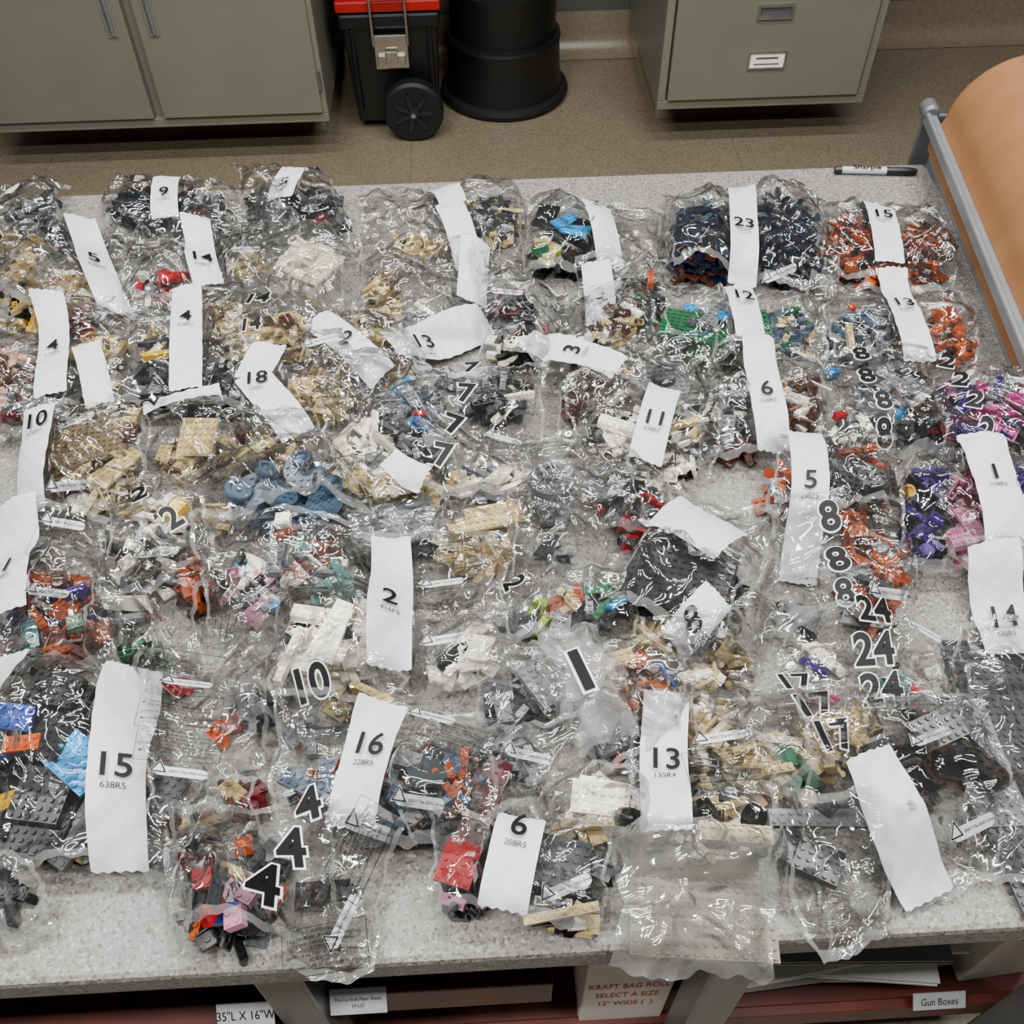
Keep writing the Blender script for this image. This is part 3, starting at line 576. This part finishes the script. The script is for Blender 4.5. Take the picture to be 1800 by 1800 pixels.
B('tan and grey',[(640,458),(865,462),(860,560),(640,640)],[(668,520,35,35,'dt tn dt'),(750,560,50,30,'lg wh lg',.4)],[((838,460),(830,545),0,''),((690,640),(855,562),.048,'13',.32,'135R4',25)],warns=[(750,520,10)],puff=.025)
B('grey and dark red',[(845,475),(990,520),(1000,650),(845,645)],[(895,560,40,45,'dg lg bk dr'),(910,620,45,25,'tn wh bk')],spec=[('brick',(4,1,.0096),'rd',957,575,75)],warns=[(900,500,-10)],pills=[(895,555,-10)])
B('round grey and white',[(1075,610),(1250,615),(1245,705),(1085,700)],[(1090,670,25,20,'tn lg wh')],spec=[('round',(8,8,.006),'lg',1172,662,0,.1),('round',(4,4,.0096),'dg',1168,655,0,.1)])
B('tan and dark red',[(945,520),(1145,535),(1130,700),(985,775)],[(1070,570,45,30,'tn tn wh rb'),(1040,640,30,25,'wh tn rb'),(1025,730,32,35,'dr dr dr rb')],[((925,618),(1085,685),.042,'3',.5,'135R4',60)],warns=[(1085,600,60)],puff=.015)
B('tan with brown',[(420,640),(600,620),(680,770),(430,830)],[(560,690,60,45,'tn dt tn tn'),(480,770,45,30,'tn rb tn dt')],[((485,640),(450,700),.044,'',.5),((450,690),(530,785),.044,'18',.12,'135R5',5)],pills=[(580,650,10)])
B('dark tan plate',[(55,738),(268,750),(265,895),(25,905)],[(150,800,80,40,'dt tn dt tn'),(170,860,80,25,'tn rb tn wh dt')],[((88,752),(58,905),0,'10',.17)],spec=[('brick',(14,8,.0032),'dt',150,790,5),('brick',(3,2,.0096),'rb',240,785,80),('brick',(3,2,.0096),'tn',245,760,80),('wedge',(8,4,.0032),'tn',215,835,50)],pills=[(160,780,20),(140,885,0)])
B('tan panel',[(268,745),(400,735),(450,850),(270,870)],[(330,800,60,30,'tn tn dt rb'),(420,800,25,20,'tn dt')],[((270,760),(400,728),.030,'2',.1,'135R4',75)],spec=[('brick',(6,6,.0032),'tn',355,790,75,.25)])
B('brown and tan',[(400,770),(560,760),(600,840),(400,850)],[(470,800,55,30,'tn rb tn dt')])
B('grey plate',[(560,870),(790,870),(800,960),(560,960)],[(600,945,50,16,'bk dg bk'),(760,945,40,12,'bk bk dg')],spec=[('brick',(12,8,.0032),'lg',690,920,10)],puff=.004,calm=.5)
B('sand blue round',[(325,850),(600,800),(650,925),(345,940)],[(500,885,95,38,'sb sb sb',1.2),(380,905,30,20,'tn tn wh')],spec=[('round',(6,6,.0096),'sb',455,885,60,.5),('wheel',(4,4,.0096),'sb',430,895,60,.5),('round',(5,5,.0096),'sb',500,900,20,.5),('round',(6,6,.0096),'sb',575,905,40,.4),('round',(6,6,.0096),'sb',545,860,0,.25),('wheel',(3,3,.01),'sb',543,856,0,.2),('wheel',(3,3,.01),'sb',595,895,0,.5),('wheel',(3,3,.01),'sb',480,870,0,.6)],warns=[(400,850,10)],puff=.006)
B('light grey, white and blue',[(570,660),(950,680),(955,885),(585,880)],[(725,720,50,45,'lg dg lg sb'),(635,800,60,55,'wh wh lg cr'),(735,800,50,50,'lg dg lg bk'),(870,700,60,35,'lg wh dg bk'),(860,840,80,30,'tn wh lg cr',.8),(680,865,90,15,'tn cr tn')],[((690,850),(750,878),.030,'')],[('7',830,690,-5),('7',822,742,-5,.042),('7',802,797,-5,.042),('7',783,848,-5,.042)],
  spec=[('brick',(4,2,.0032),'az',707,680,60,.2),('brick',(2,2,.0096),'az',735,762,-20,.2),('brick',(3,1,.0096),'bl',745,775,-40,.2),('brick',(2,1,.0032),'rd',742,755,0),('brick',(6,2,.0032),'lg',720,705,-60),('brick',(4,4,.0032),'dg',790,655,-25),('brick',(4,2,.0096),'dg',880,655,20),('tile',(3,3,.0032),'lg',765,795,15,.3)],warns=[(890,730,-10)],pills=[(890,795,-15)])
B('reddish brown and white',[(1245,640),(1452,640),(1440,800),(1240,805)],[(1275,720,35,50,'lg wh dg dg'),(1400,710,42,50,'rb or rb wh'),(1290,785,35,15,'rb lg rb')],[((1320,634),(1358,802),0,'6',.58,'238R5')],spec=[('beam',(9,1,.0078),'lg',1300,712,0),('brick',(3,2,.0096),'rb',1405,690,20)],pills=[(1410,660,-30)])
B('light grey and azure',[(1430,635),(1620,640),(1690,795),(1450,795)],[(1570,700,55,45,'lg dg lg lg sb'),(1500,760,45,25,'lg wh dg'),(1640,750,40,25,'bk dg bk')],nums=[('8',1503,655,0),('8',1510,700,0),('8',1538,745,0),('8',1545,788,0)],spec=[('brick',(2,2,.0096),'az',1465,640,20),('brick',(2,1,.0096),'rd',1473,742,15),('brick',(2,1,.0096),'az',1575,742,40),('brick',(4,4,.0032),'lg',1590,690,10)],warns=[(1460,700,90)],pills=[(1605,735,40)])
B('purple and magenta',[(1620,655),(1790,680),(1860,830),(1640,800)],[(1700,700,60,35,'pu mg pu bk'),(1755,740,60,40,'mg mg pu dg'),(1680,770,35,20,'mg dr pu')],nums=[('2',1648,675,-30),('2',1668,712,-30),('2',1690,752,-30),('2',1712,797,-30)],spec=[('brick',(4,1,.0096),'pu',1745,695,60),('round',(3,3,.0096),'mg',1770,735,0)],pills=[(1775,722,0)])
B('dark orange, grey and black',[(1345,798),(1575,800),(1582,925),(1350,930)],[(1365,850,30,50,'or or lg og'),(1500,850,70,50,'or or dg dr'),(1480,900,60,20,'bk lg or')],[((1402,798),(1408,1010),0,'5',.45,'238R5')],spec=[('brick',(6,8,.0032),'dg',1480,840,10),('brick',(8,6,.0032),'bk',1520,875,-5),('round',(4,4,.0096),'dg',1520,870,0),('brick',(6,1,.0096),'or',1500,812,10)],pills=[(1500,810,-15)])
B('purple, pink and white',[(1580,830),(1785,800),(1830,1000),(1590,1002)],[(1625,900,38,75,'pu pu nv bk'),(1700,900,30,80,'mg pk wh dr'),(1790,890,30,60,'pu pu nv')],[((1700,805),(1760,1000),.048,'1',.38,'228R5')],spec=[('wheel',(2,2,.012),'yl',1588,880,0,.4),('brick',(4,2,.0096),'pk',1690,960,10),('beam',(5,1,.0078),'pu',1625,845,0),('round',(2,2,.0096),'pu',1620,985,0)],puff=.012)
B('round grey',[(925,770),(1150,745),(1185,935),(925,905)],[(1090,870,45,35,'dg bk rd dg'),(970,880,30,20,'dg lg'),(1130,900,40,30,'bk dg rd')],spec=[('round',(7,7,.0096),'lg',970,850,0,.15),('round',(6,6,.0064),'lg',1060,860,0,.15),('wheel',(3,3,.008),'dg',968,848,0)],puff=.012,calm=.6)
B('white and grey',[(1000,700),(1255,700),(1250,840),(1040,850)],[(1090,750,55,30,'wh wh lg bk'),(1210,745,40,35,'wh tn lg dg'),(1180,810,45,20,'tn bk wh')],[((1165,708),(1130,835),0,'11',.5)],spec=[('brick',(6,2,.0096),'wh',1085,758,-25)],puff=.008)
B('dark orange and grey',[(1345,915),(1580,915),(1592,1100),(1345,1110)],[(1530,1010,50,85,'or or rb dg lg',1.0),(1400,1070,15,10,'lg bk',.6)],nums=[('8',1440,960,5,.042),('8',1457,1025,5,.042),('8',1470,1078,5,.036)],spec=[('brick',(4,2,.0032),'lg',1500,1020,20),('brick',(3,2,.0096),'or',1500,945,20),('beam',(5,1,.0078),'dg',1530,1040,-20)],pills=[(1555,1075,0)])
B('small orange',[(1690,985),(1870,985),(1870,1185),(1715,1130)],[(1800,1010,30,12,'or rb')],[((1725,992),(1785,1140),.050,'14',.66,'635R5')],puff=.006)
# middle left
B('dark orange and purple',[(-90,905),(200,910),(195,1180),(-90,1175)],[(100,1070,72,70,'or or rb lg pu or',1.0),(40,1140,45,30,'lg te or dg rb'),(120,1140,40,25,'or rb')],[((42,905),(28,1110),.050,'1',.60,'228R5',0)],spec=[('brick',(4,2,.0096),'or',80,1030,-20),('brick',(3,1,.0096),'pu',145,1060,30),('brick',(2,2,.0096),'sg',145,1115,20),('brick',(6,1,.0096),'or',75,1100,-50),('brick',(4,2,.0096),'rb',115,1030,-60)],pills=[(125,935,-5),(115,1082,-10)],warns=[(110,965,-90)])
B('sand green and brown',[(175,930),(385,990),(340,1190),(175,1190)],[(210,1060,35,35,'sg lg bk wh dg'),(360,1020,35,50,'or or rb te'),(245,1130,35,25,'gn bk sg'),(290,1000,35,30,'lg wh dg')],pills=[(300,1010,0)])
B('white and grey with yellow',[(210,865),(350,870),(380,1000),(200,1080)],[(270,890,50,25,'wh tn cr'),(250,990,45,30,'bk wh lg'),(300,960,35,35,'lg wh dg')],nums=[('2',272,928,20,.036),('2',328,970,40,.036)],spec=[('brick',(3,2,.0096),'yl',322,932,60,.2)])
B('white, pink and teal',[(375,945),(640,950),(620,1100),(370,1110)],[(460,1020,70,45,'wh lg pk lg az bk wh wh'),(560,1000,45,45,'te lg wh or lg'),(590,1045,25,30,'te te lg')],spec=[('brick',(6,2,.0096),'lg',492,995,85),('brick',(3,1,.0096),'or',510,965,30),('brick',(2,2,.0096),'wh',508,950,0)])
B('small grey',[(370,1010),(520,1080),(500,1290),(385,1280)],[(450,1240,45,30,'lg dg lg wh dg')],warns=[(400,1090,80)],puff=.015)
B('tan',[(770,905),(935,895),(940,1025),(775,1030)],[(835,955,65,45,'tn tn tn cr')],spec=[('brick',(8,2,.0096),'tn',840,935,20),('brick',(8,4,.0032),'tn',870,925,10)])
B('assorted',[(890,890),(1090,830),(1150,980),(905,1045)],[(1120,930,20,25,'rd bk dg'),(980,960,35,25,'lg dg',.4)],warns=[(960,930,60)],puff=.03)
B('black, tan and grey',[(1120,1040),(1370,1050),(1350,1180),(1130,1170)],[(1260,1080,45,30,'bk dg tn lg'),(1150,1110,40,30,'tn tn dt')])
B('grey, green and lime',[(890,1030),(1115,1010),(1110,1140),(895,1135)],[(950,1080,55,28,'lg dg lg lg lm dg'),(1055,1060,50,28,'gn dg lg dg bk az'),(1000,1060,30,20,'tn lg or')],nums=[('2',902,1048,-80,.03)],spec=[('tile',(3,1,.0032),'gn',1047,1050,0,.3),('brick',(3,2,.0032),'az',1083,1072,30,.3),('brick',(2,1,.0096),'lm',950,1065,-30)])
B('white',[(500,958),(892,960),(885,1215),(503,1205)],[(580,1150,72,45,'wh wh wh cr wh',1.5),(815,1165,42,32,'wh wh bk wh',1.2),(640,1085,30,30,'wh wh cr'),(570,1115,50,14,'bk dg wh'),(825,1110,40,25,'wh cr',.3)],[((690,962),(690,1198),.042,'2',.58,'416F5')],
  spec=[('brick',(6,2,.0096),'wh',540,1192,-12),('brick',(4,2,.0096),'wh',590,1180,-20),('wedge',(8,4,.0032),'wh',600,1150,60,.15),('slope',(3,2,.0096),'wh',830,1180,10,.2),('brick',(4,2,.0096),'wh',550,1110,-10),('tile',(4,3,.0032),'wh',845,1160,70,.2),('brick',(8,1,.0096),'wh',520,1185,75)],pills=[(785,1038,0),(790,1155,0)],warns=[(795,1085,0),(790,1000,0)],puff=.006,calm=.7)
B('black large panel',[(1205,850),(1350,925),(1270,1135),(1065,1080)],[(1190,1010,85,65,'bk bk dg bk',1.1),(1280,1050,25,25,'bk bk')],[((1160,925),(1275,1000),.070,''),((1250,1090),(1180,1150),.036,'8',.6,'',20)],spec=[('brick',(14,11,.0032),'bk',1190,1040,-20,.10),('brick',(12,9,.0032),'dg',1200,1030,-25,.10),('brick',(10,9,.0032),'bk',1180,1050,-20,.12)],puff=.008,calm=.7)
B('tan and brown mixed',[(1185,1110),(1335,1130),(1325,1280),(1190,1270)],[(1260,1165,60,35,'tn tn wh rb dt'),(1240,1250,50,25,'tn wh tn')])
B('grey',[(835,1150),(1000,1165),(1010,1290),(840,1290)],[(905,1230,55,40,'lg dg dg lg'),(940,1180,35,20,'lg dr lg')],spec=[('brick',(6,2,.0096),'lg',945,1215,-60)])
B('orange, tan and blue',[(1050,1140),(1205,1145),(1210,1340),(1060,1370)],[(1120,1190,60,35,'or tn bl or rb'),(1150,1240,45,35,'or rb lg or'),(1130,1310,50,25,'lg dg or')],spec=[('brick',(8,1,.0096),'or',1130,1262,-5),('brick',(8,2,.0096),'lg',1140,1320,45),('brick',(4,2,.0096),'tn',1085,1170,10)])
B('light grey and white',[(935,1120),(1050,1115),(1115,1320),(1010,1340)],[(1050,1270,30,45,'lg lg wh lg dg',.7),(995,1165,30,20,'lg lg',.5)],nums=[('1',1020,1215,15,.068)],spec=[('brick',(14,4,.0096),'lg',1035,1240,-68,.03),('brick',(10,3,.0032),'lg',1040,1260,-66,.03)],puff=.008,film=SILVER)
B('small assorted',[(1385,1095),(1690,1105),(1695,1255),(1385,1245)],[(1440,1155,45,15,'lg bk pu wh',.5),(1600,1185,55,25,'rd te lg bk',.4),(1450,1215,25,12,'dr mg',.5)],nums=[('24',1518,1112,0,.036),('24',1525,1166,0,.04),('24',1545,1224,0,.04)],pills=[(1620,1120,-20)],puff=.008)
B('grey baseplate',[(1680,1100),(1880,1090),(1880,1560),(1700,1530)],[],spec=[('brick',(14,20,.0032),'dg',1800,1235,-5,.01),('brick',(12,18,.0032),'dg',1835,1450,5,.01),('brick',(6,16,.0032),'lg',1730,1330,0,.02)],puff=.004,calm=.5)
B('tan with green',[(1310,1205),(1545,1230),(1500,1375),(1290,1425)],[(1360,1350,65,50,'tn tn tn cr sg',1.2),(1470,1285,65,32,'tn tn cr dt'),(1440,1340,30,25,'tn tn')],nums=[('17',1388,1218,0,.036),('17',1412,1278,5,.04),('17',1443,1338,10,.04)],spec=[('brick',(4,2,.0032),'tn',1330,1365,-30,.25),('brick',(4,1,.0096),'tn',1350,1385,10,.2),('tile',(2,1,.0032),'gn',1383,1352,90,.2),('wedge',(8,3,.0032),'tn',1510,1280,60,.2)])
# lower left
B('black, azure and grey',[(-90,1180),(285,1190),(275,1535),(-90,1515)],[(110,1290,55,70,'bk bk bk',.6),(60,1400,80,90,'bk bk bk dg bk',.7),(190,1420,45,50,'lg dg lg bk',.7),(25,1290,35,25,'rd bl or sg lg'),(215,1280,30,30,'sg lg te',.5),(180,1470,50,30,'lg dg tn',.8)],[((248,1190),(215,1535),.044,'15',.6,'638R5'),((35,1175),(0,1300),.044,'')],
  spec=[('wedge',(8,4,.0032),'lg',170,1440,70,.15),('brick',(6,2,.0096),'dg',140,1490,60,.15),('brick',(8,4,.0032),'dg',270,1405,60),('brick',(6,8,.0032),'bk',30,1420,-5,.1),('brick',(6,10,.0096),'bk',95,1440,-8,.03),('brick',(6,10,.0096),'bk',105,1390,-10,.03),('brick',(6,10,.0096),'bk',118,1300,-12,.05),('brick',(6,4,.0096),'bk',128,1255,-16,.06),('brick',(4,2,.0032),'og',70,1345,5,.05),('brick',(4,3,.0096),'bl',62,1305,-10,.1),('brick',(4,2,.0032),'yl',10,1420,10,.1),('brick',(7,5,.0032),'az',163,1372,-40,.02)],puff=.003,calm=.6)
B('small brown and grey',[(272,1165),(480,1175),(455,1535),(280,1530)],[(340,1450,50,28,'tn rb dt bk',.7),(430,1400,40,35,'rb dr tn rb',.7),(300,1190,25,30,'rd sg',.3),(385,1275,15,15,'or og',.4)],warns=[(338,1290,0),(338,1345,0),(335,1190,0)],pills=[(350,1230,0),(345,1393,0)],calm=.6)
B('tan and grey',[(480,1185),(720,1200),(690,1290),(485,1310)],[(635,1232,55,22,'tn tn dt tn'),(530,1275,50,15,'lg dg lg')],nums=[('10',560,1250,15)],spec=[('brick',(6,1,.0096),'tn',655,1225,-30)])
B('dark red and grey',[(820,1280),(1005,1290),(1010,1400),(830,1480)],[(850,1410,28,60,'dr dr dg'),(900,1320,50,35,'dg lg dg lg')],spec=[('brick',(10,3,.0096),'dr',852,1415,65,.1)],pills=[(935,1355,-10)])
B('sand blue, grey and orange',[(500,1258),(850,1265),(850,1490),(510,1475)],[(560,1400,60,35,'sb sb lg sb or'),(740,1380,75,70,'sb dg lg or sb nv',1.0),(810,1390,30,50,'or sb or'),(730,1470,60,25,'dg or bk sb'),(590,1365,40,20,'or sb lg')],[((682,1265),(622,1475),.045,'16',.42,'228R5')],
  spec=[('brick',(10,2,.0096),'sb',560,1400,-30,.1),('tile',(4,4,.0032),'dg',755,1385,20,.25),('brick',(6,2,.0096),'lg',700,1345,-20)],pills=[(750,1450,-10),(665,1482,-20),(770,1290,-20)],warns=[(800,1330,-20)],puff=.01)
B('white and tan',[(950,1355),(1135,1362),(1145,1505),(955,1495)],[(1060,1410,50,32,'wh wh cr'),(1030,1455,45,22,'tn bk tn'),(1105,1455,20,18,'bk bk')],spec=[('brick',(6,4,.0032),'wh',1060,1400,-15,.1),('brick',(6,4,.0032),'wh',1050,1410,-10,.1),('brick',(6,1,.0096),'tn',1030,1460,0),('wheel',(3,3,.01),'bk',1100,1450,0,.4)])
B('tan and black',[(1120,1245),(1315,1250),(1355,1512),(1110,1512)],[(1260,1470,80,28,'tn tn bk wh'),(1250,1410,45,25,'sb bk tn dg'),(1140,1470,25,25,'tn wh bk'),(1240,1290,40,25,'tn wh tn'),(1200,1340,50,20,'tn lg',.5)],[((1165,1245),(1162,1492),.042,'13',.52,'135R4')],spec=[('wheel',(3,3,.012),'bk',1230,1430,0,.6),('wheel',(4,4,.012),'bk',1325,1485,0,.6),('wheel',(3,3,.012),'bk',1315,1460,20,.6),('brick',(8,2,.0096),'tn',1280,1495,-5)],warns=[(1262,1385,0)],pills=[(1260,1332,0)])
B('dark grey wedge',[(1385,1255),(1705,1235),(1765,1530),(1470,1655)],[(1590,1350,75,45,'dg bk bk dg bk',.8),(1660,1290,25,55,'bk dg bk'),(1500,1410,60,12,'lg dg',.8)],[((1500,1370),(1640,1575),.048,'')],spec=[('brick',(16,2,.0032),'lg',1480,1430,-3),('brick',(8,6,.0032),'dg',1575,1345,20,.15),('wedge',(14,8,.0032),'bk',1620,1370,15,.10),('wedge',(14,4,.0096),'bk',1668,1315,-65,.2),('brick',(6,4,.0032),'dg',1640,1295,20,.15)],pills=[(1620,1325,20),(1700,1470,20)],warns=[(1560,1245,0)],puff=.006,calm=.8)
B('dark grey, red and pink',[(762,1450),(1080,1470),(1062,1640),(750,1612)],[(990,1530,75,60,'dg bk dg bk bk',1.0),(820,1560,45,45,'dg bk dg bk pk'),(1000,1600,60,30,'tn dg wh bk'),(840,1500,45,25,'dg bk rd')],[((918,1460),(884,1618),.042,'6',.14,'208R5')],spec=[('brick',(5,4,.0032),'rd',808,1530,70,.12),('brick',(2,1,.0096),'rd',1020,1550,70),('brick',(8,1,.0096),'tn',985,1618,8),('brick',(6,6,.0032),'dg',985,1530,-15)],pills=[(1000,1585,20)])
B('nearly no',[(540,1470),(710,1475),(650,1695),(495,1690)],[(570,1560,10,8,'bk',.5)],warns=[(640,1520,60),(570,1665,5)],pills=[(610,1620,60)],puff=.006,calm=.8)
B('colourful assorted',[(330,1430),(590,1430),(575,1660),(295,1670)],[(400,1590,75,60,'bk bk bk dg og lg pk dg rd dg bk',1.2),(460,1520,35,30,'bk tn bk dg'),(440,1640,40,20,'bk dg bk'),(360,1535,25,16,'dr rb bk')],nums=[('4',558,1455,15,.044),('4',530,1530,10,.044),('4',490,1603,0,.044)],spec=[('brick',(2,2,.0096),'og',430,1490,20,.3),('brick',(2,2,.0096),'og',385,1612,40,.3),('brick',(3,2,.0096),'bl',415,1630,0,.3),('brick',(2,2,.0096),'pk',445,1590,60,.3),('brick',(2,2,.0096),'pk',435,1645,10,.3),('brick',(3,1,.0096),'rd',398,1635,80,.3),('brick',(4,1,.0096),'tn',430,1555,-20,.2),('brick',(2,2,.0096),'rd',370,1565,10,.2),('brick',(4,2,.0032),'dg',410,1600,60,.2)],puff=.006)
B('tan baseplate',[(1092,1495),(1362,1500),(1362,1725),(1072,1685)],spec=[('brick',(14,12,.0032),'gt',1225,1580,-8,.01),('brick',(14,4,.0032),'gt',1250,1650,-6,.01)],puff=.016,film=film_mat('glossy_film',.12,4.2))
B('few black',[(1340,1435),(1500,1430),(1560,1640),(1450,1660)],spec=[('brick',(5,4,.0096),'bk',1412,1488,-35,.04),('brick',(5,4,.0096),'bk',1440,1512,-30,.05)],puff=.004,calm=.6)
B('few black',[(-90,1525),(85,1535),(85,1635),(-90,1650)],[(25,1565,30,8,'bk dg',.4)],puff=.01)
# ------------------------------------------------------------------ lights
def area(x,y,z,sx,sy,pw):
    l=bpy.data.lights.new('ceiling_panel','AREA'); l.shape='RECTANGLE'; l.size=sx; l.size_y=sy; l.energy=pw; l.color=(1,.985,.955)
    o=bpy.data.objects.new('ceiling_panel_light',l); o.location=(x,y,z); link(o)
for x,y,p in ((-.8,-.1,46),(.8,-.1,46),(-.8,.95,48),(.8,.95,48),(-.8,2.0,34),(.8,2.0,34)): area(x,y,2.75,1.2,.10,p)
w=bpy.data.worlds.new('w'); scene.world=w; w.use_nodes=True; w.node_tree.nodes['Background'].inputs[0].default_value=(.93,.96,1,1); w.node_tree.nodes['Background'].inputs[1].default_value=.07
